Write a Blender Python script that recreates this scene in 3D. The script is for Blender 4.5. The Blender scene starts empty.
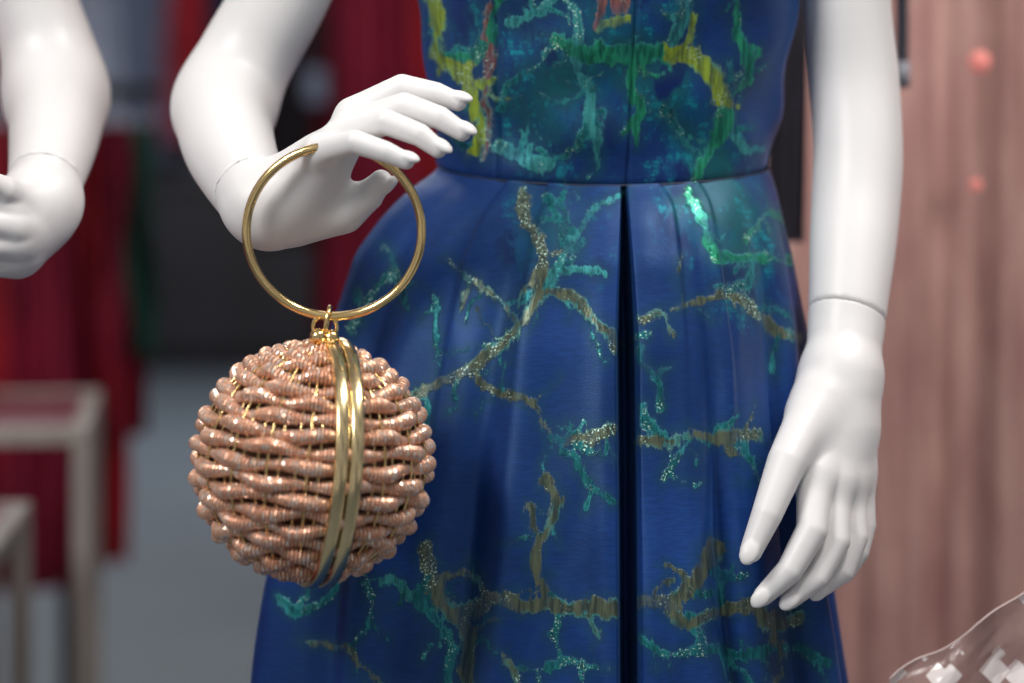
import bpy, math, random
import numpy as np
from mathutils import Vector, Matrix
random.seed(4); np.random.seed(4)
S=0.0008; D0=2.0; ZC=1.096
scene=bpy.context.scene

def W(px,py,y=0.0):
    k=S*(D0+y)/D0
    return ((px-512)*k, y, ZC-(py-122)*k)
def L(v,y=0.0): return v*S*(D0+y)/D0

# ------------------------------------------------------------------ materials
def new_mat(name):
    m=bpy.data.materials.new(name); m.use_nodes=True
    nt=m.node_tree; b=nt.nodes['Principled BSDF']
    return m,nt,b
def N(nt,t,**kw):
    n=nt.nodes.new(t)
    for k,v in kw.items(): setattr(n,k,v)
    return n
def simple(name,col,rough=.5,metal=0.,noise=0.,nscale=20.,spec=None,bump=0.,bscale=200.,sheen=0.,stretch=(1,1,1)):
    m,nt,b=new_mat(name)
    b.inputs['Roughness'].default_value=rough; b.inputs['Metallic'].default_value=metal
    if spec is not None: b.inputs['Specular IOR Level'].default_value=spec
    if sheen: b.inputs['Sheen Weight'].default_value=sheen
    tc=N(nt,'ShaderNodeTexCoord'); mp=N(nt,'ShaderNodeMapping'); mp.inputs['Scale'].default_value=stretch
    nt.links.new(tc.outputs['Object'],mp.inputs['Vector'])
    nz=N(nt,'ShaderNodeTexNoise'); nz.inputs['Scale'].default_value=nscale; nz.inputs['Detail'].default_value=4
    nt.links.new(mp.outputs[0],nz.inputs['Vector'])
    r=N(nt,'ShaderNodeValToRGB')
    r.color_ramp.elements[0].position=.3; r.color_ramp.elements[1].position=.7
    r.color_ramp.elements[0].color=tuple(c*(1-noise) for c in col)+(1,)
    r.color_ramp.elements[1].color=tuple(min(1,c*(1+noise)) for c in col)+(1,)
    nt.links.new(nz.outputs['Fac'],r.inputs[0]); nt.links.new(r.outputs[0],b.inputs['Base Color'])
    if bump:
        n2=N(nt,'ShaderNodeTexNoise'); n2.inputs['Scale'].default_value=bscale
        nt.links.new(mp.outputs[0],n2.inputs['Vector'])
        bp=N(nt,'ShaderNodeBump'); bp.inputs['Strength'].default_value=bump; bp.inputs['Distance'].default_value=.001
        nt.links.new(n2.outputs['Fac'],bp.inputs['Height']); nt.links.new(bp.outputs[0],b.inputs['Normal'])
    return m
M_white=simple('mannequin_white',(.81,.795,.79),.40,0,.015,6,spec=.42)
M_gold=simple('polished_gold',(.92,.66,.30),.18,1,.08,40)
M_gold2=simple('brushed_gold',(.95,.74,.40),.2,1,.05,60)
def rope_mat():
    m,nt,b=new_mat('rose_gold_beading'); l=nt.links.new
    a=N(nt,'ShaderNodeAttribute',attribute_name='spark').outputs['Fac']
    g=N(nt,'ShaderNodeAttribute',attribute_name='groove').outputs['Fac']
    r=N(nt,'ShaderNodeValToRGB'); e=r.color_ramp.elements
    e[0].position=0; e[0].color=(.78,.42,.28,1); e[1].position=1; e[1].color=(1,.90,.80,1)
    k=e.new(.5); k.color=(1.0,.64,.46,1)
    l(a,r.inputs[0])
    mx=N(nt,'ShaderNodeMix',data_type='RGBA'); l(g,mx.inputs[0]); mx.inputs[6].default_value=(.42,.20,.115,1); l(r.outputs[0],mx.inputs[7])  # bead grooves coloured darker: thread tone plus crevice shade put into the colour
    l(mx.outputs[2],b.inputs['Base Color']); b.inputs['Metallic'].default_value=.62
    mr=N(nt,'ShaderNodeMapRange'); l(a,mr.inputs[0]); mr.inputs[3].default_value=.42; mr.inputs[4].default_value=.12
    l(mr.outputs[0],b.inputs['Roughness'])
    return m
M_rope=rope_mat()
M_core=simple('bag_lining',(.14,.06,.03),.5,.3,.4,300)
M_floor=simple('floor_tile',(.115,.14,.165),.6,0,.08,3)
M_wall=simple('wall_paint',(.20,.22,.28),.8,0,.1,2)
M_ceil=simple('ceiling_paint',(.5,.5,.5),.8)
M_wood=simple('pale_wood',(.30,.265,.24),.55,0,.12,8,stretch=(6,6,1))
M_dark=simple('dark_laminate',(.010,.009,.014),.45,0,.3,5)
M_steel=simple('satin_steel',(.45,.46,.5),.3,1)
M_dsteel=simple('black_steel',(.03,.03,.035),.4,.5)
M_ped=simple('pedestal_paint',(.6,.57,.56),.5)

# ------------------------------------------------------------------ mesh helpers
def mesh_obj(name,verts,faces,mat,smooth=True,parent=None):
    me=bpy.data.meshes.new(name)
    me.from_pydata([tuple(v) for v in verts],[],[tuple(f) for f in faces]); me.update()
    if smooth: me.polygons.foreach_set('use_smooth',[True]*len(me.polygons))
    o=bpy.data.objects.new(name,me); scene.collection.objects.link(o)
    if mat: me.materials.append(mat)
    if parent: par(o,parent)
    return o
def np_mesh(name,v,q,mat,smooth=True,parent=None):
    me=bpy.data.meshes.new(name); v=np.asarray(v,np.float32); q=np.asarray(q,np.int32)
    me.vertices.add(len(v)); me.vertices.foreach_set('co',v.ravel())
    me.loops.add(q.size); me.loops.foreach_set('vertex_index',q.ravel())
    me.polygons.add(len(q)); me.polygons.foreach_set('loop_start',np.arange(0,q.size,4,dtype=np.int32))
    me.polygons.foreach_set('loop_total',np.full(len(q),4,np.int32))
    me.update(calc_edges=True); me.validate()
    me.polygons.foreach_set('use_smooth',[bool(smooth)]*len(me.polygons))
    o=bpy.data.objects.new(name,me); scene.collection.objects.link(o)
    if mat: me.materials.append(mat)
    if parent: par(o,parent)
    return o
def empty(name,loc):
    e=bpy.data.objects.new(name,None); e.location=loc; e.empty_display_size=.05
    scene.collection.objects.link(e); return e
def par(o,p):
    o.parent=p; o.matrix_parent_inverse=Matrix.Translation(p.location).inverted()
def grid_faces(nr,nc,closed=True):
    i=np.arange(nr-1)[:,None]; j=np.arange(nc if closed else nc-1)[None,:]; j2=(j+1)%nc
    a=i*nc+j; b=i*nc+j2; c=(i+1)*nc+j2; d=(i+1)*nc+j
    return np.stack([a,b,c,d],-1).reshape(-1,4)
def box(name,lo,hi,mat,parent=None,bev=.003):
    x0,y0,z0=lo; x1,y1,z1=hi
    v=[(x0,y0,z0),(x1,y0,z0),(x1,y1,z0),(x0,y1,z0),(x0,y0,z1),(x1,y0,z1),(x1,y1,z1),(x0,y1,z1)]
    f=[(0,3,2,1),(4,5,6,7),(0,1,5,4),(1,2,6,5),(2,3,7,6),(3,0,4,7)]
    o=mesh_obj(name,v,f,mat,False,parent)
    if bev:
        b=o.modifiers.new('bevel','BEVEL'); b.width=bev; b.segments=2
    return o
def tube(name,pts,rad,mat,seg=16,closed=False,parent=None):
    P=[Vector(p) for p in pts]; n=len(P)
    if not hasattr(rad,'__len__'): rad=[rad]*n
    vs=[]; up=None
    for i in range(n):
        a=P[(i-1)%n] if (closed or i>0) else P[i]; b=P[(i+1)%n] if (closed or i<n-1) else P[i]
        t=(b-a).normalized()
        if up is None:
            up=t.orthogonal().normalized()
        up=(up-t*up.dot(t)).normalized(); s=t.cross(up)
        for k in range(seg):
            an=2*math.pi*k/seg; vs.append(P[i]+(up*math.cos(an)+s*math.sin(an))*rad[i])
    f=[tuple(q) for q in grid_faces(n,seg)]
    if closed:
        last=[vs[(n-1)*seg+k] for k in range(seg)]
        off=min(range(seg),key=lambda o:(last[0]-vs[o]).length)
        for k in range(seg):
            k2=(k+1)%seg
            f.append(((n-1)*seg+k,(n-1)*seg+k2,(k2+off)%seg,(k+off)%seg))
    else:
        f.append(tuple(range(seg))[::-1]); f.append(tuple((n-1)*seg+k for k in range(seg)))
    return mesh_obj(name,vs,f,mat,True,parent)
def ball(name,c,r,mat,parent=None,sc=(1,1,1)):
    nr,nc=20,28; v=[];
    for i in range(nr):
        th=math.pi*(i+.02)/(nr-1+.04)
        for j in range(nc):
            ph=2*math.pi*j/nc
            v.append((c[0]+r*sc[0]*math.sin(th)*math.cos(ph),c[1]+r*sc[1]*math.sin(th)*math.sin(ph),c[2]+r*sc[2]*math.cos(th)))
    f=[tuple(q) for q in grid_faces(nr,nc)]+[tuple(range(nc)),tuple((nr-1)*nc+j for j in range(nc))]
    return mesh_obj(name,v,f,mat,True,parent)
def loft(name,secs,mat,parent=None,nc=48,sub=4,cap=True):
    A=np.array(secs,float); tt=np.linspace(0,len(A)-1,(len(A)-1)*sub+1)
    B=np.zeros((len(tt),5))
    for i,u in enumerate(tt):
        k=min(int(u),len(A)-2); f=u-k
        p0=A[max(k-1,0)];p1=A[k];p2=A[k+1];p3=A[min(k+2,len(A)-1)]
        B[i]=.5*((2*p1)+(-p0+p2)*f+(2*p0-5*p1+4*p2-p3)*f*f+(-p0+3*p1-3*p2+p3)*f**3)
    an=np.arange(nc)*2*np.pi/nc
    X=B[:,0:1]+np.abs(B[:,3:4])*np.cos(an); Y=B[:,1:2]+np.abs(B[:,4:5])*np.sin(an); Z=B[:,2:3]+0*an
    v=np.stack([X,Y,Z],-1).reshape(-1,3)
    f=[tuple(q) for q in grid_faces(len(B),nc)]
    if cap: f+= [tuple(range(nc))[::-1],tuple((len(B)-1)*nc+j for j in range(nc))]
    return mesh_obj(name,v,f,mat,True,parent)

# ------------------------------------------------------------------ signed distance limbs
def smin(a,b,k):
    if k<=0: return np.minimum(a,b)
    h=np.maximum(k-np.abs(a-b),0)/k
    return np.minimum(a,b)-h*h*k*.25
class Field:
    def __init__(s,lo,hi,h):
        s.h=h; s.lo=np.array(lo)-4*h; n=np.ceil((np.array(hi)+4*h-s.lo)/h).astype(int)+1
        s.ax=[(s.lo[i]+h*np.arange(n[i])).astype(np.float32) for i in range(3)]
        s.n=n
    def full(s): return np.full(s.n,.5,np.float32)
    def sub(s,lo,hi):
        r=[]
        for i in range(3):
            a=max(0,int((lo[i]-s.lo[i])/s.h)); b=min(s.n[i],int((hi[i]-s.lo[i])/s.h)+2); r.append(slice(a,b))
        return tuple(r)
    def cone(s,F,a,b,ra,rb,k):
        a=np.array(a);b=np.array(b); m=max(ra,rb)+.02
        sl=s.sub(np.minimum(a,b)-m,np.maximum(a,b)+m)
        X=s.ax[0][sl[0]][:,None,None]-a[0];Y=s.ax[1][sl[1]][None,:,None]-a[1];Z=s.ax[2][sl[2]][None,None,:]-a[2]
        d=b-a; dd=max(d@d,1e-12)
        t=np.clip((X*d[0]+Y*d[1]+Z*d[2])/dd,0,1)
        q=np.sqrt((X-t*d[0])**2+(Y-t*d[1])**2+(Z-t*d[2])**2)-(ra+(rb-ra)*t)
        F[sl]=smin(F[sl],q.astype(np.float32),k)
    def ell(s,F,c,ax,r,k):
        c=np.array(c); m=max(r)+.004; sl=s.sub(c-m,c+m)
        X=s.ax[0][sl[0]][:,None,None]-c[0];Y=s.ax[1][sl[1]][None,:,None]-c[1];Z=s.ax[2][sl[2]][None,None,:]-c[2]
        q=0
        for e,rr in zip(ax,r): q=q+((X*e[0]+Y*e[1]+Z*e[2])/rr)**2
        q=(np.sqrt(q)-1)*min(r)
        F[sl]=smin(F[sl],q.astype(np.float32),k)
    def clip(s,F,c,n):
        X=s.ax[0][:,None,None]-c[0];Y=s.ax[1][None,:,None]-c[1];Z=s.ax[2][None,None,:]-c[2]
        return np.maximum(F,(X*n[0]+Y*n[1]+Z*n[2]).astype(np.float32))
    def mesh(s,V,name,mat,parent):
        sg=V<0; n=s.n
        cnt=np.zeros(tuple(n-1),np.int8); offs=[(i,j,k) for i in (0,1) for j in (0,1) for k in (0,1)]
        for o in offs: cnt+=sg[o[0]:n[0]-1+o[0],o[1]:n[1]-1+o[1],o[2]:n[2]-1+o[2]]
        act=(cnt>0)&(cnt<8); idx=np.argwhere(act)
        cv=np.stack([V[idx[:,0]+o[0],idx[:,1]+o[1],idx[:,2]+o[2]] for o in offs],1)
        acc=np.zeros((len(idx),3)); c=np.zeros(len(idx))
        for i,o in enumerate(offs):
            for j,p in enumerate(offs):
                if j>i and sum(abs(o[q]-p[q]) for q in range(3))==1:
                    a=cv[:,i];b=cv[:,j]; m=(a<0)!=(b<0)
                    t=np.where(m,a/np.where(m,a-b,1),0)
                    pt=np.array(o)[None]+t[:,None]*(np.array(p)-np.array(o))[None]
                    acc+=pt*m[:,None]; c+=m
        P=s.lo+(idx+acc/c[:,None])*s.h
        G=np.full(act.shape,-1,np.int64); G[tuple(idx.T)]=np.arange(len(idx))
        Q=[]
        for ax in range(3):
            u,w=[(1,2),(2,0),(0,1)][ax]
            a=np.take(sg,range(0,n[ax]-1),ax); b=np.take(sg,range(1,n[ax]),ax)
            e=np.argwhere(a!=b); e=e[(e[:,u]>0)&(e[:,w]>0)&(e[:,u]<n[u]-1)&(e[:,w]<n[w]-1)]
            def g(du,dw):
                x=e.copy(); x[:,u]+=du; x[:,w]+=dw; return G[tuple(x.T)]
            q=np.stack([g(-1,-1),g(0,-1),g(0,0),g(-1,0)],1)
            ins=sg[tuple(e.T)]
            q[~ins]=q[~ins][:,::-1]; Q.append(q)
        Q=np.concatenate(Q)
        for it in range(3):
            sm=np.zeros_like(P); ct=np.zeros(len(P))
            for i in range(4):
                np.add.at(sm,Q[:,i],P[Q[:,(i+1)%4]]); np.add.at(ct,Q[:,i],1)
                np.add.at(sm,Q[:,i],P[Q[:,(i-1)%4]]); np.add.at(ct,Q[:,i],1)
            P=P*.5+.5*sm/np.maximum(ct,1)[:,None]
        return np_mesh(name,P,Q,mat,True,parent)
def conv(ch): return [(np.array(W(a,b,y)),L(r,y)) for a,b,y,r in ch]
def cat(ch,sub=5):
    A=np.array(ch,float); out=[]
    for k in range(len(A)-1):
        p0=A[max(k-1,0)];p1=A[k];p2=A[k+1];p3=A[min(k+2,len(A)-1)]
        for i in range(sub):
            f=i/sub; out.append(.5*((2*p1)+(-p0+p2)*f+(2*p0-5*p1+4*p2-p3)*f*f+(-p0+3*p1-3*p2+p3)*f**3))
    out.append(A[-1]); return out
def arm_part(name,chain,h,parent,clip=None,extra=()):
    C=conv(cat(chain)); lo=np.min([c-r for c,r in C],0); hi=np.max([c+r for c,r in C],0)
    F=Field(lo,hi,h); V=F.full()
    for (a,ra),(b,rb) in zip(C[:-1],C[1:]): F.cone(V,a,b,ra,rb,.004)
    for e in extra:
        E=conv([e])[0]; F.cone(V,E[0],E[0]+1e-4,E[1],E[1],.03)
    if clip: V=F.clip(V,clip[0],clip[1])
    return F.mesh(V,name,M_white,parent)
def hand_part(name,stub,palms,fingers,h,parent,clip=None,kj=.012):
    allc=conv(cat(stub)); pc=[conv(p) for p in palms]; fc=[(conv(f),n) for f,n in fingers]
    ev=allc+[x for p in pc for x in p]+[x for p,_ in fc for x in p]
    lo=np.min([c-r for c,r in ev],0); hi=np.max([c+r for c,r in ev],0)
    F=Field(lo,hi,h); V=F.full()
    for (a,ra),(b,rb) in zip(allc[:-1],allc[1:]): F.cone(V,a,b,ra,rb,.004)
    for p in pc:
        for (a,ra),(b,rb) in zip(p[:-1],p[1:]): F.cone(V,a,b,ra,rb,.016)
    if clip: V=F.clip(V,clip[0],clip[1])
    A=F.full(); nails=[]
    for p,nn in fc:
        G=F.full()
        for (a,ra),(b,rb) in zip(p[:-1],p[1:]): F.cone(G,a,b,ra,rb,0)
        A=smin(A,G,.0014)
        if nn is not None:
            a,b=p[-2][0],p[-1][0]; r=p[-1][1]; d=(b-a)/np.linalg.norm(b-a)
            n=np.array(nn,float); n-=d*(n@d); n/=np.linalg.norm(n); s=np.cross(d,n)
            nails.append((b+d*r*.25+n*r*.80,(d,s,n),(r*1.25,r*.84,r*.46)))
    V=smin(V,A,kj)
    for c,ax,rr in nails: F.ell(V,c,ax,rr,.0002)
    return F.mesh(V,name,M_white,parent)

def torso(parent,cx,cy):
    secs=[(0,0,.90,.07,.05),(0,0,.96,.105,.07),(0,0,1.06,.108,.070),(0,0,1.19,.138,.10),(0,0,1.29,.150,.095),(0,0,1.37,.17,.07),(0,0,1.42,.13,.055),(0,0,1.455,.065,.05),
          (0,0,1.53,.05,.05),(0,-.01,1.57,.058,.07),(0,-.012,1.64,.073,.092),(0,-.01,1.72,.074,.094),(0,-.005,1.78,.058,.075),(0,0,1.805,.02,.025)]
    loft('torso_and_head',[(cx+a,cy+b,c,d,e) for a,b,c,d,e in secs],M_white,parent)
    tube('stand_pole',[(cx,cy,.92),(cx,cy,.015)],.014,M_steel,16,False,parent)
    loft('stand_base',[(cx,cy,.001,.15,.15),(cx,cy,.008,.15,.15),(cx,cy,.012,.145,.145),(cx,cy,.016,.02,.02)],M_steel,parent,sub=1)
def unit(v): v=np.array(v,float); return v/np.linalg.norm(v)
GAP=.0010
# ---------------- main mannequin
CX=.077
man=empty('mannequin',(CX,0,0)); torso(man,CX,0)
wc=np.array(W(250,190,-.165)); wn=unit((.42,-.83,-.42))
armA=[(388,-255,0,50),(350,-170,0,50),(305,-60,.005,47),(279,0,.01,46),(252,48,.015,46.5),(231,88,.005,47),(224,118,-.025,46.5),(229,146,-.07,44.5),(240,172,-.12,40),(251,192,-.165,36),(258,200,-.19,35)]
arm_part('bag_side_arm',armA,.002,man,(wc-wn*.0016,wn),[(222,112,.008,41)])
hand_part('bag_side_hand',
 [(240,172,-.12,39.4),(251,192,-.165,35.3),(262,203,-.185,34.5)],
 [[(262,205,-.185,34.5),(318,165,-.197,25)],[(275,212,-.183,36),(335,205,-.178,24)],[(285,200,-.185,30),(358,124,-.187,17)],[(290,190,-.19,26),(322,152,-.212,15)],[(300,190,-.19,22),(345,140,-.2,15)]],
 [([(352,114,-.187,16.5),(402,88,-.197,14),(436,94,-.203,12),(458,102,-.206,9.6)],(.2,-.5,1)),
  ([(350,126,-.203,16),(404,106,-.219,13.8),(440,118,-.227,12),(462,132,-.229,9.6)],(.3,-.6,1)),
  ([(338,138,-.214,14.5),(386,122,-.236,13.2),(420,135,-.243,11.6),(438,149,-.245,9.4)],(.3,-.7,1)),
  ([(318,152,-.222,13.5),(355,142,-.246,12.2),(386,152,-.252,10.8),(406,161,-.253,8.8)],(.3,-.7,1)),
  ([(300,218,-.178,24),(345,213,-.178,19),(368,196,-.182,15.5),(381,181,-.188,11.5)],(1,-.3,-.2))],
 .001,man,(wc+wn*.0006,-wn))
# hanging arm
FY=1.33
def fy(c): return [(a,b,y*FY,r) for a,b,y,r in c]
wc2=np.array(W(848,316,-.055*FY)); wn2=unit((-.28,-.55,-1))
armB=[(835,-255,0,50),(846,-160,0,48),(848,-60,0,43),(847,0,0,42),(854,80,0,43.5),(858,150,-.01,43),(856,200,-.02,42.5),(852.5,250,-.035,41),(848.5,300,-.05,37.5),(846,330,-.058,35.5),(844,350,-.064,34.5)]
arm_part('hanging_arm',fy(armB),.002,man,(wc2-wn2*GAP,wn2))
hand_part('hanging_hand',
 fy([(849,290,-.047,38.2),(847.5,310,-.053,36.4),(846,330,-.058,35.2),(844,350,-.064,34.2),(841,378,-.072,33.2)]),
 [fy(c) for c in ([(841,378,-.072,33),(820,420,-.085,29),(814,472,-.103,21)],[(841,378,-.072,33),(836,478,-.098,20)],[(840,380,-.072,32),(849,430,-.08,25),(854,470,-.083,18)],[(836,400,-.075,32),(844,476,-.09,20)])],
 [(fy(f),n) for f,n in (
  ([(815,476,-.106,18.5),(812,530,-.124,16),(790,570,-.130,13.6),(763,596,-.130,10)],(-.6,-.8,-.3)),
  ([(833,482,-.099,18),(835,540,-.114,15.6),(817,577,-.121,13),(790,599,-.124,10)],(-.4,-.9,-.2)),
  ([(848,480,-.09,17),(854,536,-.101,14.4),(842,571,-.108,12.4),(819,589,-.110,9.6)],(-.3,-1,-.3)),
  ([(858,472,-.082,16),(863,525,-.088,13),(858,552,-.092,11.2),(847,572,-.095,8.8)],(-.2,-1,-.3)),
  ([(818,402,-.088,25),(787,462,-.118,20),(767,514,-.133,15.6),(751,551,-.139,11.4)],(-.3,-1,0)))],
 .001,man,(wc2+wn2*GAP*.5,-wn2))

# ---------------- second mannequin (partly outside the frame)
CX2=-.66; man2=empty('mannequin',(CX2,.08,0)); torso(man2,CX2,.08)
wc3=np.array(W(49,183,-.06)); wn3=unit((-.12,-.75,-.62))
armC=[(-28,-250,.08,50),(-15,-150,.08,49),(10,-60,.085,46),(31,0,.09,43),(48,50,.09,45),(56,92,.075,46.5),(56,122,.035,45),(52,150,-.01,41),(46,178,-.055,36),(42,200,-.085,34)]
arm_part('bent_arm',armC,.0024,man2,(wc3-wn3*.0016,wn3),[(56,98,.08,42)])
hand_part('bent_hand',
 [(52,150,-.01,40.4),(46,178,-.055,35.4),(42,200,-.085,33.5)],
 [[(42,200,-.085,33.5),(22,228,-.11,30)],[(40,205,-.085,34),(18,250,-.10,28)],[(36,215,-.09,33),(-5,215,-.115,20)]],
 [([(12,208,-.125,17),(-25,196,-.14,14),(-55,212,-.14,12),(-62,238,-.135,9)],(-1,-.5,.3)),
  ([(12,225,-.128,16),(-30,222,-.145,13),(-58,240,-.14,11),(-55,262,-.13,9)],(-1,-.5,.3)),
  ([(14,243,-.12,16),(-25,248,-.14,13),(-50,264,-.135,11),(-46,282,-.12,9)],(-1,-.5,.3)),
  ([(15,258,-.11,15),(-15,268,-.125,12),(-38,280,-.12,10),(-36,292,-.11,8)],(-1,-.5,.3)),
  ([(30,205,-.11,18),(5,190,-.135,14),(-10,182,-.145,11),(-28,180,-.15,9)],(-.3,-1,.3))],
 .0014,man2,(wc3+wn3*.0006,-wn3))

# ------------------------------------------------------------------ dress fabric
def fabric():
    m,nt,b=new_mat('blue_brocade'); l=nt.links.new
    tc=N(nt,'ShaderNodeTexCoord')
    def noise(scale,detail=3,sc=(1,1,1),rough=.5):
        mp=N(nt,'ShaderNodeMapping'); mp.inputs['Scale'].default_value=sc; l(tc.outputs['Object'],mp.inputs[0])
        n=N(nt,'ShaderNodeTexNoise'); n.inputs['Scale'].default_value=scale; n.inputs['Detail'].default_value=detail; n.inputs['Roughness'].default_value=rough
        l(mp.outputs[0],n.inputs['Vector']); return n.outputs['Fac']
    def math_(op,a,b_=None,c=None):
        n=N(nt,'ShaderNodeMath',operation=op)
        for i,x in enumerate((a,b_,c)):
            if x is None: continue
            if isinstance(x,(int,float)): n.inputs[i].default_value=x
            else: l(x,n.inputs[i])
        return n.outputs[0]
    def mr(x,a,b_,c=0,d=1):
        n=N(nt,'ShaderNodeMapRange',interpolation_type='SMOOTHSTEP'); l(x,n.inputs[0])
        for i,v in enumerate((a,b_,c,d)): n.inputs[i+1].default_value=v
        return n.outputs[0]
    def mix(f,a,b_,bt='MIX'):
        n=N(nt,'ShaderNodeMix',data_type='RGBA',blend_type=bt)
        if isinstance(f,(int,float)): n.inputs[0].default_value=f
        else: l(f,n.inputs[0])
        for i,x in ((6,a),(7,b_)):
            if isinstance(x,tuple): n.inputs[i].default_value=x
            else: l(x,n.inputs[i])
        return n.outputs[2]
    mul=lambda a,b_: math_('MULTIPLY',a,b_)
    vd=N(nt,'ShaderNodeAttribute',attribute_name='vd').outputs['Fac']
    vc=N(nt,'ShaderNodeAttribute',attribute_name='vcol').outputs['Color']
    tl=N(nt,'ShaderNodeAttribute',attribute_name='teal').outputs['Fac']
    jag=mul(math_('SUBTRACT',noise(75,9,(1,1,.9),.82),.5),22.)
    wide=mul(math_('SUBTRACT',noise(24,1),.45),13.)
    streak=mul(math_('SUBTRACT',noise(380,2,(1,1,.08)),.5),8.)
    e=math_('ADD',math_('ADD',vd,wide),math_('ADD',jag,streak))
    vein=mr(e,-1.0,1.8)
    edge=math_('SUBTRACT',vein,mr(e,1.0,4.2))
    halo=mr(e,-13,1,0,.5)
    br=mr(noise(28,2),.28,.50,.40,1.)
    big=mr(noise(7,3),.35,.7)
    base=mix(big,(.0050,.024,.115,1),(.010,.045,.205,1))
    weave=mix(mr(noise(900,1,(.12,.12,1)),.35,.65),(.86,.86,.88,1),(1.12,1.14,1.10,1))
    base=mix(1.0,base,weave,'MULTIPLY')
    thread=noise(260,3,(1,1,.05),.6)
    thread2=noise(300,3,(.06,.06,1),.6)
    tmask=mr(math_('ADD',tl,mul(math_('SUBTRACT',noise(30,7,(1,1,.45),.75),.5),1.9)),.48,1.15,0,.85)
    tcol=mix(mr(noise(18,2),.42,.58),(.002,.080,.17,1),(.005,.090,.090,1))
    base=mix(tmask,base,tcol)
    glit=mul(mul(mr(noise(46,8,(1,1,.6),.82),.53,.60),mr(tl,.15,.7)),mr(thread2,.42,.60,.25,1))
    base=mix(glit,base,(.010,.26,.32,1))
    base=mix(mul(mr(noise(30,4,(1,1,.6),.6),.55,.63),mr(tl,.2,.7)),base,(.003,.012,.085,1))
    base=mix(halo,base,(.010,.050,.072,1))
    thr=mr(thread,.36,.64)
    dark=mix(.66,vc,(.004,.018,.035,1))
    vcol=mix(thr,dark,vc)
    vcol=mix(mul(edge,mr(noise(33,3),.46,.62,.0,.6)),vcol,(.06,.42,.42,1))
    sp=mr(noise(650,1),.58,.68)
    hi=mr(noise(34,4),.50,.60)
    vcol=mix(mul(sp,hi),vcol,(.65,.95,.80,1))
    m1=mul(vein,br)
    col=mix(m1,base,vcol)
    l(col,b.inputs['Base Color'])
    l(math_('ADD',mul(m1,.5),mul(glit,.3)),b.inputs['Metallic'])
    l(mr(m1,0,1,.43,.28),b.inputs['Roughness'])
    b.inputs['Specular IOR Level'].default_value=.6
    b.inputs['Specular Tint'].default_value=(.35,.6,1,1)
    b.inputs['Sheen Weight'].default_value=.18; b.inputs['Sheen Roughness'].default_value=.4
    b.inputs['Sheen Tint'].default_value=(.15,.4,1,1)
    bp=N(nt,'ShaderNodeBump'); bp.inputs['Strength'].default_value=.5; bp.inputs['Distance'].default_value=.0005
    l(math_('ADD',mul(noise(2200,0,(.3,.3,1)),.45),math_('ADD',mul(vein,.5),mul(mul(noise(600,1,(1,1,.2)),vein),1.2))),bp.inputs['Height']); l(bp.outputs[0],b.inputs['Normal'])
    return m
M_fab=fabric()
OL=(.155,.18,.105); TE=(.02,.19,.20); CY=(.06,.34,.34); YG=(.36,.50,.04); PK=(.33,.13,.11); GR=(.03,.33,.17)
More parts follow.
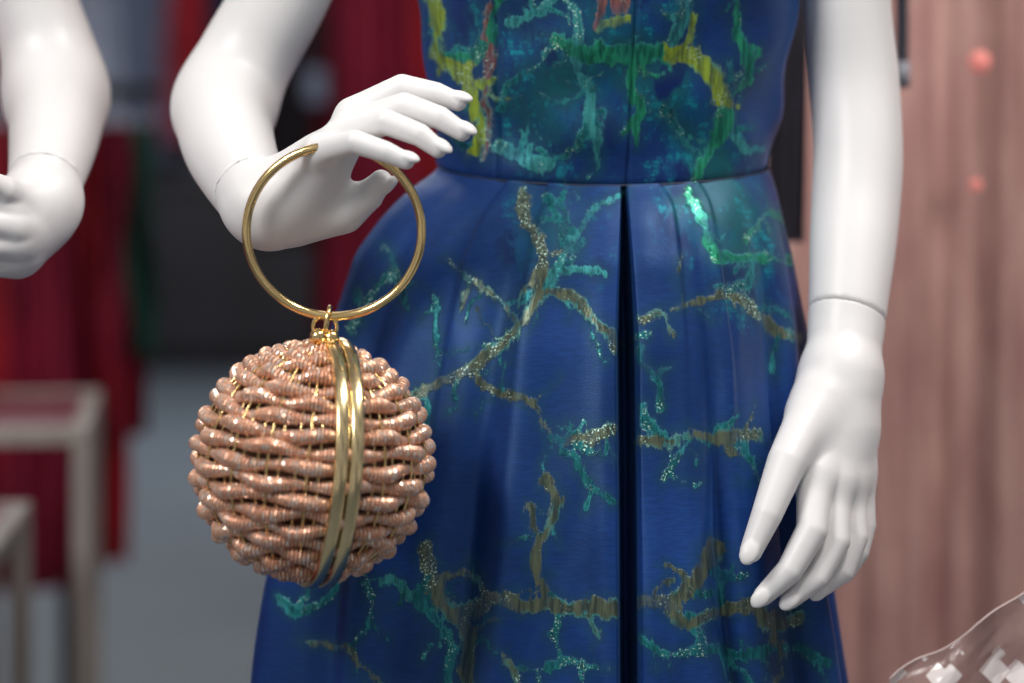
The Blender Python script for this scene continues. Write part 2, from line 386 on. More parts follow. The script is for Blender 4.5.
veins=[
 ([(520,188),(528,225),(545,262),(540,290),(515,325),(500,345),(470,372),(418,392)],5.2,OL),
 ([(450,262),(478,285),(505,305),(516,326)],3.4,OL),
 ([(620,196),(592,205),(575,232),(562,262),(545,285)],3.4,CY),
 ([(562,268),(600,275)],1.5,CY),([(548,290),(580,305),(606,328),(614,350)],3.8,OL),
 ([(575,232),(560,222),(550,200)],2,TE),
 ([(432,300),(440,330),(432,372)],.8,TE),([(470,372),(500,392),(540,410),(548,430)],3.6,OL),
 ([(418,392),(432,402),(425,430)],2,TE),([(500,345),(505,370),(500,392)],1.4,TE),
 ([(640,322),(665,312),(690,300),(720,296),(752,306),(772,330),(800,342)],3.6,OL),
 ([(690,188),(700,225),(720,255),(752,262),(792,258)],3.4,GR),([(752,262),(748,285),(720,296)],2,TE),
 ([(640,352),(655,380),(662,410)],2,TE),([(748,240),(770,215),(790,225)],2.6,GR),
 ([(546,432),(562,452),(580,462),(588,490),(584,505)],2.2,TE),([(566,442),(590,440),(616,428)],4.6,OL),([(548,430),(556,440),(580,447)],3,TE),
 ([(640,440),(668,445),(690,432),(720,436),(742,440),(760,436)],4,OL),([(690,432),(678,452),(668,475)],2.6,TE),([(742,440),(748,458),(756,476)],3.4,TE),([(640,402),(652,425),(668,445)],2.4,TE),
 ([(548,478),(556,500),(548,530),(540,545),(536,575),(545,600)],5.4,OL),([(532,505),(530,520),(538,545)],2.5,OL),
 ([(545,600),(520,606),(490,600),(470,606),(455,612)],7,OL),([(545,600),(575,612),(612,606)],6.5,OL),
 ([(430,545),(428,575),(440,600),(460,618),(470,645),(468,700)],6,OL),([(428,575),(412,600),(440,620),(452,650),(450,700)],4,TE),
 ([(490,600),(480,575),(460,572),(428,585)],3,OL),
 ([(640,602),(665,606),(690,590),(700,570),(715,545)],5.4,OL),([(665,606),(690,622),(720,612),(752,606),(775,625),(800,620)],5.4,OL),([(690,590),(720,592)],2.4,TE),
 ([(640,640),(660,652),(700,650),(735,655),(775,648),(830,660)],3.6,TE),([(690,622),(700,640),(705,652)],3,TE),([(775,625),(780,650),(775,700)],3.6,OL),
 ([(545,670),(575,660),(610,668)],3.4,TE),([(505,655),(520,690)],3.4,OL),([(500,655),(480,640),(472,650)],2,TE),
 ([(360,560),(372,590),(366,625),(350,645)],3,TE),([(275,600),(300,610),(330,600),(350,570)],3,TE),([(366,585),(395,575),(410,600)],3,CY),
 ([(300,640),(330,650),(350,645),(380,690)],3,OL),([(350,330),(372,300),(390,270)],2.4,TE),([(385,250),(402,280),(405,310)],2,TE),
 ([(428,-20),(434,20),(440,55),(458,76),(474,92),(480,118),(474,150)],5.5,YG),([(440,55),(470,60),(490,40),(500,-10)],3,GR),
 ([(458,76),(480,84),(492,78)],4,YG),([(489,10),(487,60),(488,110),(486,160)],3,PK),
 ([(500,148),(520,154),(545,165)],5.5,CY),([(545,165),(575,150),(590,125)],2,TE),
 ([(556,42),(585,52),(612,58),(640,52),(668,50),(694,60),(714,78),(728,102),(722,132),(706,150),(700,175)],7,GR),
 ([(668,50),(694,60),(714,78),(728,102)],8,YG),([(560,-10),(580,30),(575,70),(592,100),(590,125),(600,165)],3.6,CY),
 ([(555,40),(540,70),(510,85),(500,110)],2.6,TE),([(592,92),(565,100),(540,95)],2.4,TE),([(640,52),(632,80),(640,110),(620,130)],3,GR),
 ([(600,20),(602,-10)],3,PK),([(622,6),(618,-12)],8,PK),([(604,22),(628,20)],3,YG),
 ([(690,-10),(680,20),(668,50)],4,CY),([(735,-10),(740,30),(750,80),(728,102)],2.6,GR),([(722,132),(745,150),(765,148)],3,CY),
 ([(660,110),(680,130),(690,150)],2.4,TE),([(510,20),(540,10),(560,-5)],3,CY),([(520,100),(530,130),(520,154)],2.4,TE)]
rs=np.random.RandomState(21)
extra=[]
for pts,w,c in veins:
    P=np.array(pts,float)
    for a,b in zip(P[:-1],P[1:]):
        Ls=np.hypot(*(b-a))
        if Ls<12 or rs.rand()<.25 or c is PK: continue
        o=a+(b-a)*rs.rand(); d=math.atan2(b[1]-a[1],b[0]-a[0])+rs.choice([-1,1])*(.7+.8*rs.rand())
        q=[tuple(o)]
        for k in range(rs.randint(2,5)):
            o=o+np.array([math.cos(d),math.sin(d)])*(7+7*rs.rand()); d+=rs.randn()*.5; q.append(tuple(o))
        extra.append((q,w*.42,TE if rs.rand()<.6 else c))
veins=[(p,w,c,0.) for p,w,c in veins]+[(p,w,c,1.) for p,w,c in extra]
teals=[(600,55,90,.8),(540,115,60,.7),(690,110,50,.6),(700,165,50,.7),(740,235,55,1.),(560,225,45,.6),(525,250,45,.6),(700,205,45,.8),(470,20,50,.5),(480,600,45,.4),(600,270,40,.3),(700,600,45,.4),(505,355,35,.4),(750,300,40,.6),(540,440,30,.35),(640,20,60,.4),(450,640,50,.35)]
def paint(o,v):
    yy=-np.abs(v[:,1]); k=(D0+yy)/D0*S
    px=512+v[:,0]/k; py=122-(v[:,2]-ZC)/k
    py=np.where(py>700,700-np.abs((py-700)%1000-500)-20,py); py=np.where(py<-20,-40-py,py)
    qx=px+3*np.sin(py*.09+px*.05)+1.0*np.sin(px*.3+py*.2)
    qy=py+3*np.sin(px*.08+py*.04)+1.0*np.sin(py*.27-px*.3)
    best=np.full(len(v),-1e3); col=np.zeros((len(v),4),np.float32); col[:,3]=1
    for pts,w,c,tp in veins:
        P=np.array(pts,float)
        m=(qx>P[:,0].min()-40)&(qx<P[:,0].max()+40)&(qy>P[:,1].min()-40)&(qy<P[:,1].max()+40)
        I=np.nonzero(m)[0]
        if not len(I): continue
        X=qx[I];Y=qy[I]; s=np.full(len(I),-1e3); n=len(P)-1
        for k_,(a,b) in enumerate(zip(P[:-1],P[1:])):
            e=b-a; t=np.clip(((X-a[0])*e[0]+(Y-a[1])*e[1])/(e@e),0,1)
            ww=w*(1-tp*.9*(k_+t)/n)
            s=np.maximum(s,ww*1.15-np.hypot(X-a[0]-t*e[0],Y-a[1]-t*e[1]))
        u=s>best[I]; best[I[u]]=s[u]; col[I[u],:3]=c
    best=np.maximum(best,-30)
    t=np.zeros(len(v))
    for a,b,r,s in teals: t+=s*np.exp(-((px-a)**2+(py-b)**2)/(r*r))
    me=o.data
    A=me.attributes.new('vd','FLOAT','POINT'); A.data.foreach_set('value',best.astype(np.float32))
    A=me.attributes.new('teal','FLOAT','POINT'); A.data.foreach_set('value',t.astype(np.float32))
    A=me.attributes.new('vcol','FLOAT_COLOR','POINT'); A.data.foreach_set('color',col.ravel())

dress=empty('evening_dress',(CX,0,0))
XS=(625-512)*S*.94
def seam_z(ang): return 1.061-.0125*np.maximum(np.cos(ang),0)**1.3
base_ang=np.linspace(-math.pi,math.pi,1000,endpoint=False)
ang=np.unique(np.concatenate([base_ang,np.linspace(-.11,.11,110)]))
nrow=420; t=np.linspace(0,1,nrow)[:,None]**1.25
zs=seam_z(ang)[None,:]; Z=zs*(1-t)+.006*t
prof_z=[0.0,.3,.647,.74,.83,.93,.99,1.02,1.04,1.056,1.075]
Lx=[190,225,258,270,290,328,354,382,405,426,437]
Rx=[860,855,842,824,812,803,791,782,777,773,770]
Bb=[.29,.25,.200,.190,.175,.155,.138,.123,.111,.103,.100]
Lz=(np.interp(Z,prof_z,Lx)-512)*S; Rz=(np.interp(Z,prof_z,Rx)-512)*S; Bz=np.interp(Z,prof_z,Bb)
for A in (Lz,Rz,Bz):
    K=np.ones(9)/9
    for j in range(A.shape[1]):
        c=A[:,j]; p=np.pad(c,4,mode='edge'); A[:,j]=np.convolve(p,K,'valid')
q_=zs-Z; ee=np.exp(-(q_/.009)**1.2)
an=ang[None,:]+0*Z
dn=np.clip((1.06-Z)/.42,0,2.5)
g=np.clip(dn*1.6,0,1)
def G(c,w,dr=0): return np.exp(-((an-c-dr*dn)/w)**2)
fold=( .012*G(-1.22,.11,-.02)-.020*G(-.98,.075,.0)+.013*G(-.80,.10,.02)-.013*G(-.42,.055,-.06)+.010*G(-.30,.07,-.05)
      +.007*G(.28,.08,.05)-.013*G(.42,.05,.07)+.006*G(.55,.10,.07)-.017*G(.88,.06,.02)+.013*G(1.04,.09,.0)-.010*G(1.25,.06,0)+.006*G(1.4,.07,0))
fold=fold*g*(.55+.5*np.clip(dn,0,1.8))
for c,s_ in ((-.62,1),(-.36,1),(.30,-1),(.55,-1)):
    fold+= .0022*np.tanh((an-c)*s_/.012)*np.exp(-((an-c)/.09)**2)*np.exp(-dn*2.2)*np.clip(dn*20,0,1)
back=np.clip(-np.cos(an),0,1); fold+=back*.018*np.sin(an*13)*g
fold+=.0026*np.sin(an*8+Z*18)*g+.0012*np.sin(an*14-Z*26)*g
# a few diagonal drag creases in the cloth
fold+=(.0016*np.exp(-((an+.62+(Z-.95)*2.2)/.05)**2)+.0016*np.exp(-((an-.62-(Z-.95)*1.8)/.05)**2)-.0014*np.exp(-((an+.15-(Z-.80)*1.5)/.05)**2))*g
sa,ca=np.sin(an),np.cos(an)
X=XS+np.where(sa>0,Rz-XS,XS-Lz)*sa; Y=-Bz*ca
X=X*(1-ee)+(.0735+.1318*sa)*ee; Y=Y*(1-ee)+(-.0985*ca)*ee
nx=sa/np.hypot(sa,ca*1.2); ny=-ca*1.2/np.hypot(sa,ca*1.2)
X=X+nx*fold; Y=Y+ny*fold
d=X-XS; w=.0012+.0050*np.clip(dn*3.2,0,1)
front=(ca>0)
dep=np.clip(Bz-.082,.004,.062)*np.clip(dn*14,0,1)
Y=Y+np.where(front,dep*np.exp(-(np.abs(d)/w)**4),0)
Y=Y-np.where(front,.006*g*np.exp(-((np.abs(d)-.016)/.012)**2),0)
V=np.stack([X,Y,Z],-1).reshape(-1,3)
sk=np_mesh('skirt',V,grid_faces(nrow,len(ang))[:,::-1],M_fab,True,dress); paint(sk,V)
# bodice
nr=230; tb=np.linspace(0,1,nr)[:,None]; ang2=np.linspace(-math.pi,math.pi,900,endpoint=False)
zb=seam_z(ang2)[None,:]-.001; ztop=1.36-.05*np.abs(np.cos(ang2))[None,:]**2
Z=zb*(1-tb)+ztop*tb; an=ang2[None,:]+0*Z
a=np.interp(Z,[1.045,1.07,1.12,1.19,1.28,1.36],[.1315,.1335,.141,.152,.162,.168]); b=np.interp(Z,[1.045,1.07,1.12,1.19,1.26,1.36],[.098,.099,.106,.118,.122,.085])
cx=np.interp(Z,[1.05,1.19,1.4],[.0735,.0765,.077])
sa,ca=np.sin(an),np.cos(an)
X=cx+a*sa; Y=-b*ca
def seam(px0,px1):
    xl=(np.interp(Z,[1.05,1.19],[px1,px0])-512)*S*.945
    return np.where(ca>0,np.exp(-((X-xl)/.0014)**2),0)
dd=-.0026*(seam(494,499)+seam(636,628))-.0018*np.exp(-tb*nr/2.2)
dd=dd+.0022*np.sin(an*7+Z*60)*np.exp(-((Z-1.09)/.03)**2)+.0014*np.sin(an*5-Z*85)
X=X+sa*dd; Y=Y-ca*dd
V=np.stack([X,Y,Z],-1).reshape(-1,3)
bo=np_mesh('bodice',V,grid_faces(nr,len(ang2)),M_fab,True,dress); paint(bo,V)
so=bo.modifiers.new('thickness','SOLIDIFY'); so.thickness=.0015; so.offset=-1
M_pipe=simple('waist_piping',(.004,.012,.04),.5)
aa=np.linspace(-math.pi,math.pi,160,endpoint=False)
tube('waist_seam',[(.0735+.1318*math.sin(q),-.0984*math.cos(q),float(seam_z(q))-.001) for q in aa],.0010,M_pipe,8,True,dress)

M_gown2=simple('crimson_satin',(.25,.01,.03),.45,0,.2,12)
g2=empty('evening_dress',(CX2,.08,0))
nc=160; rows=80; an=np.linspace(0,2*np.pi,nc,endpoint=False)[None,:]; tt=np.linspace(0,1,rows)[:,None]
Z=1.33*(1-tt)+.006*tt; a=np.interp(Z,[0,.5,.9,1.06,1.2,1.33],[.20,.17,.155,.128,.15,.165]); b=np.interp(Z,[0,.5,.9,1.06,1.2,1.33],[.19,.16,.125,.09,.115,.10])
f=1+.05*np.sin(an*12)*np.clip((1.-Z),0,1)
V=np.stack([CX2+a*f*np.cos(an),.08+b*f*np.sin(an),Z+0*an],-1).reshape(-1,3)
np_mesh('gown_body',V,grid_faces(rows,nc),M_gown2,True,g2)

# ------------------------------------------------------------------ handbag
YB=-.225
bc=Vector(W(312.5,461,YB)); bag=empty('handbag',bc)
R=L(125,YB)
rope_r=.0049; Aw=.0030; Rc=R-Aw-rope_r-.0008
ROT=Matrix.Rotation(math.radians(5.5),4,'Y') @ Matrix.Rotation(math.radians(15),4,'Z')
T=Matrix.Translation(bc)@ROT
rows=22; NW=9; vs=[];fs=[];off=0; seg=16; spk=[]; grv=[]
rs=np.random.RandomState(77)
for i in range(rows):
    lat=math.radians(-84+168*i/(rows-1))
    M=max(24,int(2*math.pi*Rc*math.cos(lat)/.00062)//4*4)
    ph=np.arange(M)*2*np.pi/M
    wob=.25*np.sin(ph*3+i*1.7)+.15*np.sin(ph*7+i*2.9)
    wave=np.cos(NW*ph+i*np.pi+wob*.5+.5)
    amp=Aw*min(1,math.cos(lat)*1.6)
    rr=Rc+amp*wave
    la=lat+.014*np.sin(ph*5+i*2.1)+.010*np.sin(ph*11+i)
    th=np.arange(seg)*2*np.pi/seg
    jj_=np.arange(M)[:,None]; kk_=np.arange(seg)[None,:]
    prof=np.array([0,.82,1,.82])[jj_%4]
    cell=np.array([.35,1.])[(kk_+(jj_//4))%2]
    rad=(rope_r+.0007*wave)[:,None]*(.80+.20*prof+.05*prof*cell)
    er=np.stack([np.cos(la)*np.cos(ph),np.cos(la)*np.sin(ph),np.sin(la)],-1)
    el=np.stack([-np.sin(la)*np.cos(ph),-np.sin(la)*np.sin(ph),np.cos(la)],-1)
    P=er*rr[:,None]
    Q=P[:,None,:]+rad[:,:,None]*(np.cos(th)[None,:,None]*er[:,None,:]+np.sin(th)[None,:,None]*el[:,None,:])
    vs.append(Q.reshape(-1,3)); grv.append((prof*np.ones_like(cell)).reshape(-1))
    bead=rs.rand(M//4+1,seg//2)**1.3
    spk.append(bead[np.broadcast_to(jj_//4,(M,seg)),np.broadcast_to(kk_//2,(M,seg))].reshape(-1))
    ii=np.arange(M)[:,None];jj=np.arange(seg)[None,:];i2=(ii+1)%M;j2=(jj+1)%seg
    fs.append((np.stack([ii*seg+jj,i2*seg+jj,i2*seg+j2,ii*seg+j2],-1)+off).reshape(-1,4)); off+=M*seg
vs=np.concatenate(vs); Tm=np.array(T); vs=vs@Tm[:3,:3].T+Tm[:3,3]
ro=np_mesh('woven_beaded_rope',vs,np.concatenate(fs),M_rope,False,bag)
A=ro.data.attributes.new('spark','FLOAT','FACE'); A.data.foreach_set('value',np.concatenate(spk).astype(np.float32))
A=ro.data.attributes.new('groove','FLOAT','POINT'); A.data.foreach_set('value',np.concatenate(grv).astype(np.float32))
def tl(p): return T@Vector(p)
for k in range(2*NW):
    ph=math.pi*k/NW-.5/NW
    pts=[tl(((Rc+.0014)*math.cos(q)*math.cos(ph),(Rc+.0014)*math.cos(q)*math.sin(ph),(Rc+.0014)*math.sin(q))) for q in np.linspace(-1.5,1.5,40)]
    tube('gold_stake_%d'%k,pts,.0009,M_gold,8,False,bag)
    for dph in (.10,-.10):
        r2=Rc
        tube('gold_thread_%d'%(k*2+(dph>0)),[tl((r2*math.cos(q)*math.cos(ph+dph),r2*math.cos(q)*math.sin(ph+dph),r2*math.sin(q))) for q in np.linspace(-1.4,1.4,30)],.0007,M_gold,6,False,bag)
ball('lining',bc,Rc-.006,M_core,bag)
def band(name,xo,wd,ri,ro,mat,crown=.0012):
    n=240; v=[];f=[]
    sec=[(-wd/2,ri),(-wd/2,ro-crown)]
    for q in np.linspace(-1,1,9)[1:-1]: sec.append((wd/2*q,ro-crown*q*q))
    sec+=[(wd/2,ro-crown),(wd/2,ri)]
    for i in range(n):
        q=2*math.pi*i/n
        for x,r in sec: v.append(tl((xo+x,r*math.cos(q),r*math.sin(q))))
    m=len(sec)
    for i in range(n):
        for j in range(m):
            f.append((i*m+j,i*m+(j+1)%m,((i+1)%n)*m+(j+1)%m,((i+1)%n)*m+j))
    o=mesh_obj(name,v,f,mat,True,bag)
    return o
band('frame_half_a',.0030,.0088,R-.012,R+.0006,M_gold2)
band('frame_half_b',.0136,.0088,R-.012,R+.0002,M_gold2)
band('frame_gap',.0083,.004,R-.012,R-.0022,simple('frame_shadow_gap',(.05,.03,.015),.4,.8),.0001)
rc=Vector(W(334,231.5,YB-.003)); Rr=L(86.5,YB)
pts=[]
for i in range(160):
    q=2*math.pi*i/160
    pts.append(rc+Vector((Rr*1.012*math.cos(q),-.004*math.sin(q),Rr*.985*math.sin(q))))
tube('ring_handle',pts,L(4.6,YB),M_gold,16,True,bag)
lc=Vector(W(327,322,YB))
pts=[lc+Vector((.002*math.sin(q),.0085*math.cos(q)*1.0,.0105*math.sin(q))) for q in np.linspace(0,2*math.pi,40,endpoint=False)]
tube('link_loop',pts,.0017,M_gold,10,True,bag)
pts=[Vector(W(325,327,YB))+Vector((.0085*math.cos(q),.0,.0085*math.sin(q))) for q in np.linspace(0,2*math.pi,40,endpoint=False)]
tube('link_loop_lower',pts,.0016,M_gold,10,True,bag)
ball('clasp_ball_a',W(318,337,YB-.006),.0062,M_gold,bag); ball('clasp_ball_b',W(331,338,YB-.003),.0062,M_gold,bag)
tube('clasp_post_a',[W(318,337,YB-.006),W(328,352,YB)],.0028,M_gold,12,False,bag)
tube('clasp_post_b',[W(331,336,YB-.003),W(336,352,YB)],.0028,M_gold,12,False,bag)
loft('clasp_plate',[(W(332,0,YB)[0],YB,W(0,349,YB)[2]-.006,.014,.009),(W(332,0,YB)[0],YB,W(0,349,YB)[2],.012,.008),(W(332,0,YB)[0],YB,W(0,347,YB)[2]+.002,.005,.004)],M_gold,bag)

# ------------------------------------------------------------------ room
def wallbox(n,lo,hi,m): return box(n,lo,hi,m,None,0)
wallbox('floor',(-4.5,-3.2,-.1),(3.5,10.2,0),M_floor)
wallbox('ceiling',(-4.5,-.6,3.0),(3.5,10.2,3.1),M_ceil)
wallbox('wall_back',(-4.5,10.0,0),(3.5,10.1,3.0),M_wall)
wallbox('wall_left',(-4.6,-.6,0),(-4.5,10.2,3.0),M_wall)
wallbox('wall_right',(3.5,-.6,0),(3.6,10.2,3.0),M_wall)
box('baseboard_back',(-4.5,9.96,0),(3.5,10.0,.12),M_dark,None,.004)

def cloth(name,x0,x1,y,z0,z1,mat,folds=6,amp=.03,rows=60,cols=160,seed=0,parent=None,flare=0,pinch=0):
    rs=np.random.RandomState(seed); u=np.linspace(0,1,cols)[None,:]; t=np.linspace(0,1,rows)[:,None]
    p=rs.rand(6)*6
    sh=np.sin(2*np.pi*folds*u+p[0]+.9*np.sin(2*np.pi*u*folds*.23+p[1]))*(.65+.35*np.sin(2*np.pi*u*folds*.31+p[4]))+.35*np.sin(2*np.pi*folds*2.3*u+p[2]+t+.8*np.sin(u*folds*1.9+p[5]))
    mid=(x0+x1)/2; hw=(x1-x0)/2*(1+flare*(t)-pinch*np.exp(-((t-.25)/.15)**2))
    X=mid+hw*(2*u-1)+.004*np.sin(t*9+u*20); Y=y+amp*sh*(.5+.5*t); Z=z1+(z0-z1)*t+0*u
    return np_mesh(name,np.stack([X+0*Z,Y,Z],-1).reshape(-1,3),grid_faces(rows,cols,False),mat,True,parent)
def curtain_mat():
    m,nt,b=new_mat('pink_sheer'); l=nt.links.new
    tc=N(nt,'ShaderNodeTexCoord'); mp=N(nt,'ShaderNodeMapping'); mp.inputs['Scale'].default_value=(1,1,.35); l(tc.outputs['Object'],mp.inputs[0])
    n=N(nt,'ShaderNodeTexNoise'); n.inputs['Scale'].default_value=22; n.inputs['Detail'].default_value=6; l(mp.outputs[0],n.inputs[0])
    r=N(nt,'ShaderNodeValToRGB'); r.color_ramp.elements[0].position=.35; r.color_ramp.elements[0].color=(.42,.215,.195,1)
    r.color_ramp.elements[1].position=.7; r.color_ramp.elements[1].color=(.60,.36,.31,1)
    l(n.outputs[0],r.inputs[0]); l(r.outputs[0],b.inputs['Base Color']); b.inputs['Roughness'].default_value=.6
    b.inputs['Sheen Weight'].default_value=.2
    return m
M_cur=curtain_mat()
cur=empty('curtain',(.8,.72,0))
cloth('curtain_fabric',.235,1.7,.72,.01,2.5,M_cur,13,.020,80,700,11,cur)
tube('curtain_rod',[(.15,.72,2.52),(1.8,.72,2.52)],.014,M_steel,14,False,cur)
br=empty('steel_hanging_rail',(.41,.30,0))
x_,_,_z=W(902,0,.30)
M_rail=simple('grey_painted_rail',(.30,.31,.36),.5)
tube('rail',[(x_,.30,3.0),(x_,.30,W(0,86,.30)[2])],.0058,M_rail,14,False,br)
tube('rail_end',[(x_,.30,W(0,62,.30)[2]),(x_,.30,W(0,88,.30)[2])],.0072,M_rail,14,False,br)
sx0=W(766,0,.40)[0]; sx1=W(804,0,.40)[0]
sc_=empty('black_scarf',((sx0+sx1)/2,.40,0))
cloth('scarf_cloth',sx0,sx1,.40,W(0,242,.40)[2],1.9,simple('black_chiffon',(.02,.016,.028),.6,0,.3,20),1.5,.006,60,40,5,sc_)
tube('scarf_hook',[((sx0+sx1)/2,.40,1.89),((sx0+sx1)/2,.40,3.0)],.004,M_steel,8,False,sc_)
m,nt,b=new_mat('pink_reflection_glow'); b.inputs['Base Color'].default_value=(.75,.25,.22,1); b.inputs['Emission Color'].default_value=(1,.30,.26,1); b.inputs['Emission Strength'].default_value=.3  # glow imitates pink reflections in the window glass, no lamps here
fl=empty('glass_reflection_spots',(W(979,0,.6)[0],.6,0))
xx=W(979,0,.6)[0]
tube('added_wire',[(xx,.6,2.5),(xx,.6,.9)],.0006,M_cur,6,False,fl)  # made-up wire that carries the reflection spots
for i,(a_,b_) in enumerate(((980,62),(976,185))): ball('reflection_spot_%d'%i,W(a_,b_,.6),.0115 if i==0 else .0065,m,fl)  # added glowing balls in place of reflections in the unbuilt pane

# tables
M_inlay=simple('table_inlay',(.14,.015,.03),.4)
def table(x1,x0,y0,y1,zt,rot):
    e=empty('display_table',((x0+x1)/2,(y0+y1)/2,0)); th=.024
    box('top_panel',(x0+th,y0+th,zt-.02),(x1-th,y1-th,zt-.004),M_inlay,e,.002)
    for n_,lo,hi in (('rail_front',(x0,y0,zt-.024),(x1,y0+th,zt)),('rail_back',(x0,y1-th,zt-.024),(x1,y1,zt)),('rail_l',(x0,y0+th,zt-.024),(x0+th,y1-th,zt)),('rail_r',(x1-th,y0+th,zt-.024),(x1,y1-th,zt))):
        box(n_,lo,hi,M_wood,e)
    i=0
    for X_ in (x0,x1-th):
        for Y_ in (y0,y1-th):
            box('leg_%d'%i,(X_,Y_,0),(X_+th,Y_+th,zt-.024),M_wood,e); i+=1
    e.rotation_euler=(0,0,rot)
    return e
table(-.575,-1.3,1.20,1.66,.70,math.radians(7.5))
table(-.580,-1.2,.72,1.08,.625,math.radians(5))
M_red=simple('red_cloth',(.38,.008,.02),.7,0,.3,6); M_crim=simple('crimson_cloth',(.23,.004,.03),.7,0,.35,6)
M_or=simple('orange_cloth',(.42,.06,.03),.7,0,.3,9); M_grn=simple('green_cloth',(.015,.08,.06),.7,0,.4,9)
M_nav=simple('navy_cloth',(.02,.02,.05),.7,0,.4,9); M_blk=simple('black_cloth',(.014,.009,.015),.7,0,.4,9); M_pale=simple('pale_cloth',(.42,.45,.55),.7,0,.3,6); M_mag=simple('magenta_cloth',(.22,.006,.06),.7,0,.3,8)
M_gry=simple('grey_blue_cloth',(.16,.19,.28),.7,0,.3,6)
fc=empty('folded_clothes',(-.92,1.46,.70))
for i,mm in enumerate((M_red,M_or)):
    box('fold_%d'%i,(-1.2+.01*i,1.29,.701+i*.024),(-.74-.03*i,1.58,.724+i*.024),mm,fc,.011)
def garment(name,x,y,w,zt,zb,mat,seed,parent):
    cloth(name,x-w/2,x+w/2,y,zb,zt,mat,2.5+(seed%3),.035,50,60,seed,parent,.35,.12)
def rack(x0,x1,y,zt,items,msteel=M_dsteel,inset=0.):
    e=empty('clothes_rack',((x0+x1)/2,y,0))
    tube('rail',[(x0,y,zt),(x1,y,zt)],.012,msteel,12,False,e)
    for i,X_ in enumerate((x0+inset,x1-inset)):
        tube('post_%d'%i,[(X_,y,0.02),(X_,y,zt)],.012,msteel,12,False,e)
        box('foot_%d'%i,(X_-.02,y-.25,0),(X_+.02,y+.25,.03),msteel,e)
    for i,(x,w,zb,mm) in enumerate(items):
        garment('garment_%d'%i,x,y-.02*(i%3),w,zt-.06,zb,mm,i+int(abs(x0)*10),e)
        tube('hanger_%d'%i,[(x-w*.4,y,zt-.09),(x,y,zt-.04),(x+w*.4,y,zt-.09)],.006,M_steel,8,False,e)
        tube('hook_%d'%i,[(x,y,zt-.04),(x,y,zt+.012)],.004,M_steel,8,False,e)
    return e
rack(-1.75,-.605,2.3,1.15,[(-1.6,.2,.4,M_blk),(-1.42,.2,.45,M_mag),(-1.22,.2,.4,M_red),(-1.03,.22,.30,M_mag),(-.90,.14,.30,M_red),(-.80,.13,.30,M_crim),(-.725,.10,.34,M_red),(-.67,.07,.56,M_crim),(-.63,.035,.70,M_grn)],M_dsteel,.16)
rk=rack(-.66,.6,3.2,1.75,[(-.57,.11,1.12,M_nav),(-.43,.15,.84,M_blk),(-.30,.17,.66,M_crim),(-.15,.19,.66,M_red),(.01,.2,.6,M_crim),(.3,.2,.6,M_red),(.47,.2,.6,M_nav)],M_dsteel,.26)
tx=W(316,86,3.12); box('swing_tag',(tx[0]-.022,3.10,tx[2]-.035),(tx[0]+.022,3.103,tx[2]+.035),M_gry,rk,.001)
rack(-3.4,.8,9.72,2.1,[(-3.3+.26*i,.25,.95+.06*(i%3),[M_pale,M_nav,M_gry,M_or,M_gry,M_pale,M_gry,M_red][i%8]) for i in range(16)])
cab=empty('display_cabinet',(-1.3,9.2,0))
box('carcass',(-3.4,8.9,.08),(1.2,9.5,.80),M_dark,cab); box('plinth',(-3.35,8.94,0),(1.15,9.46,.08),M_blk,cab); box('worktop',(-3.44,8.86,.80),(1.24,9.54,.84),M_dark,cab)
for i in range(8): box('drawer_front_%d'%i,(-3.37+.57*i,8.88,.12),(-2.84+.57*i,8.9,.75),M_dark,cab)

# pedestal + printed cellophane bag at lower right
yb=-.275
ped=empty('display_pedestal',(.45,yb,0))
box('body',(.27,yb-.10,.04),(.70,yb+.07,.53),M_ped,ped); box('plinth',(.29,yb-.08,0),(.68,yb+.06,.04),M_ped,ped); box('cap',(.26,yb-.11,.53),(.71,yb+.08,.55),M_ped,ped)
def cello():
    m,nt,b=new_mat('printed_cellophane'); l=nt.links.new
    tc=N(nt,'ShaderNodeTexCoord'); mp=N(nt,'ShaderNodeMapping'); mp.inputs['Scale'].default_value=(1,.15,1); l(tc.outputs['Object'],mp.inputs[0])
    vo=N(nt,'ShaderNodeTexVoronoi',distance='MANHATTAN'); vo.inputs['Scale'].default_value=40; l(mp.outputs[0],vo.inputs['Vector'])
    mr_=N(nt,'ShaderNodeMapRange'); l(vo.outputs['Distance'],mr_.inputs[0]); mr_.inputs[1].default_value=.44; mr_.inputs[2].default_value=.47; mr_.inputs[3].default_value=1; mr_.inputs[4].default_value=0
    al=N(nt,'ShaderNodeMapRange'); l(mr_.outputs[0],al.inputs[0]); al.inputs[3].default_value=.20; al.inputs[4].default_value=.62
    mx=N(nt,'ShaderNodeMix',data_type='RGBA'); l(mr_.outputs[0],mx.inputs[0]); mx.inputs[6].default_value=(.42,.30,.28,1); mx.inputs[7].default_value=(.90,.84,.82,1)
    l(mx.outputs[2],b.inputs['Base Color']); b.inputs['Roughness'].default_value=.12; b.inputs['Specular IOR Level'].default_value=.9
    l(al.outputs[0],b.inputs['Alpha']); return m
M_cel=cello()
ce=empty('cellophane_bag',(.45,yb,.55))
x0c=W(889,0,yb)[0]; z0c=W(0,678,yb)[2]
rs=np.random.RandomState(8); kn=rs.rand(18,3)
def cpt(u,v):
    x=x0c+.34*u; top=z0c+(.34*u)*.62 if u<.5 else z0c+.34*.62*(1-u)
    top+= .002*math.sin(40*u)
    z=.551+v*(top-.551)
    y=yb+.010*math.sin(9*u+5*v)
    for i in range(18):
        y+=.008*abs(((u*math.cos(kn[i,0]*6.3)+v*math.sin(kn[i,0]*6.3))*(2+4*kn[i,1])+kn[i,2])%1-.5)-.002
    return (x,y,z)
nu,nv=110,70
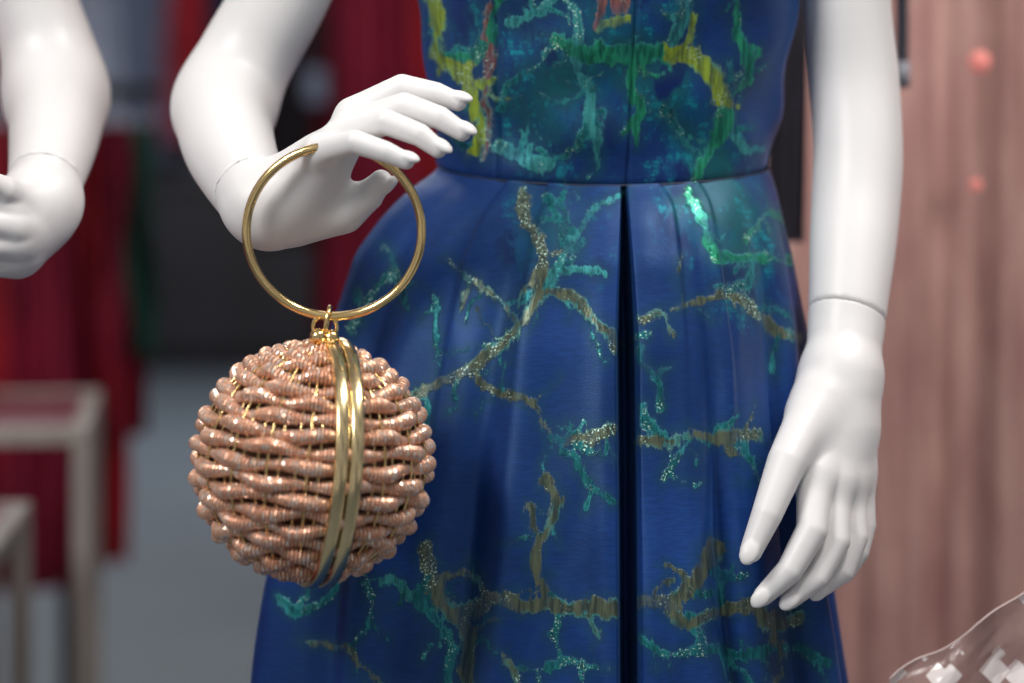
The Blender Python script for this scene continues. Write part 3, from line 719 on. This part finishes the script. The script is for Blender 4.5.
for nm,dy in (('front_sheet',-.02),('back_sheet',.015)):
    v=[]
    for i in range(nv):
        for j in range(nu):
            u_,v_=j/(nu-1),i/(nv-1); p=cpt(u_,v_); v.append((p[0],p[1]+dy*(math.sin(math.pi*u_)**.5)*(1-v_)**.7,p[2]))
    np_mesh(nm,v,grid_faces(nv,nu,False),M_cel,False,ce)
hp=[cpt(j/(nu-1),1.0) for j in range(nu)]
tube('folded_hem',hp,.0006,simple('cellophane_hem',(.7,.55,.52),.4),6,False,ce)
box('tissue_filling',(.32,yb-.01,.551),(.52,yb+.01,.58),M_pale,ce,.008)

# ------------------------------------------------------------------ lights
def area(name,loc,tgt,size,e,col=(1,1,1),sy=None):
    d=bpy.data.lights.new(name,'AREA'); d.energy=e; d.size=size; d.color=col
    if sy: d.shape='RECTANGLE'; d.size_y=sy
    o=bpy.data.objects.new(name,d); scene.collection.objects.link(o); o.location=loc
    o.rotation_euler=(Vector(tgt)-Vector(loc)).to_track_quat('-Z','Y').to_euler(); return o
area('daylight_softbox',(-1.5,-1.8,2.6),(.1,0,1.0),.8,45,(1,.985,.965))
area('window_spot',(.7,-.8,2.8),(.1,-.1,1.0),.25,22,(1,.95,.90))
area('shop_ceiling_light',(-.6,2.4,2.9),(-.6,2.6,0),1.2,27,(1,.97,.94))
area('shop_ceiling_light_far',(-1.2,6.4,2.9),(-1.2,6.8,0),2.2,105,(.95,.97,1))
area('curtain_light',(1.2,-.2,2.6),(.9,.7,1.0),.5,14,(1,.94,.90))
w=bpy.data.worlds.new('World'); scene.world=w; w.use_nodes=True
nt=w.node_tree; bg=nt.nodes['Background']
tc=N(nt,'ShaderNodeTexCoord'); mp=N(nt,'ShaderNodeMapping'); mp.inputs['Scale'].default_value=(3.2,3.2,1.1)
nz=N(nt,'ShaderNodeTexNoise'); nz.inputs['Scale'].default_value=1.6; nz.inputs['Detail'].default_value=2
rp=N(nt,'ShaderNodeValToRGB'); rp.color_ramp.elements[0].position=.44; rp.color_ramp.elements[0].color=(.10,.11,.13,1)
rp.color_ramp.elements[1].position=.58; rp.color_ramp.elements[1].color=(1.0,1.0,1.02,1)  # unseen bright patches added for contrasty reflections in gold and satin
nt.links.new(tc.outputs['Generated'],mp.inputs[0]); nt.links.new(mp.outputs[0],nz.inputs[0]); nt.links.new(nz.outputs[0],rp.inputs[0]); nt.links.new(rp.outputs[0],bg.inputs[0])
bg.inputs[1].default_value=.62

# ------------------------------------------------------------------ camera
cd=bpy.data.cameras.new('camera'); cam=bpy.data.objects.new('camera',cd); scene.collection.objects.link(cam)
cam.location=(0,-D0,ZC); cam.rotation_euler=(math.radians(90),0,0)
cd.sensor_width=36; cd.lens=36*D0/(1024*S)
cd.shift_y=-(341.5-122)/1024
cd.dof.use_dof=True; cd.dof.focus_distance=1.815; cd.dof.aperture_fstop=2.4; cd.clip_start=.05
scene.camera=cam
scene.view_settings.view_transform='Standard'
print('done')
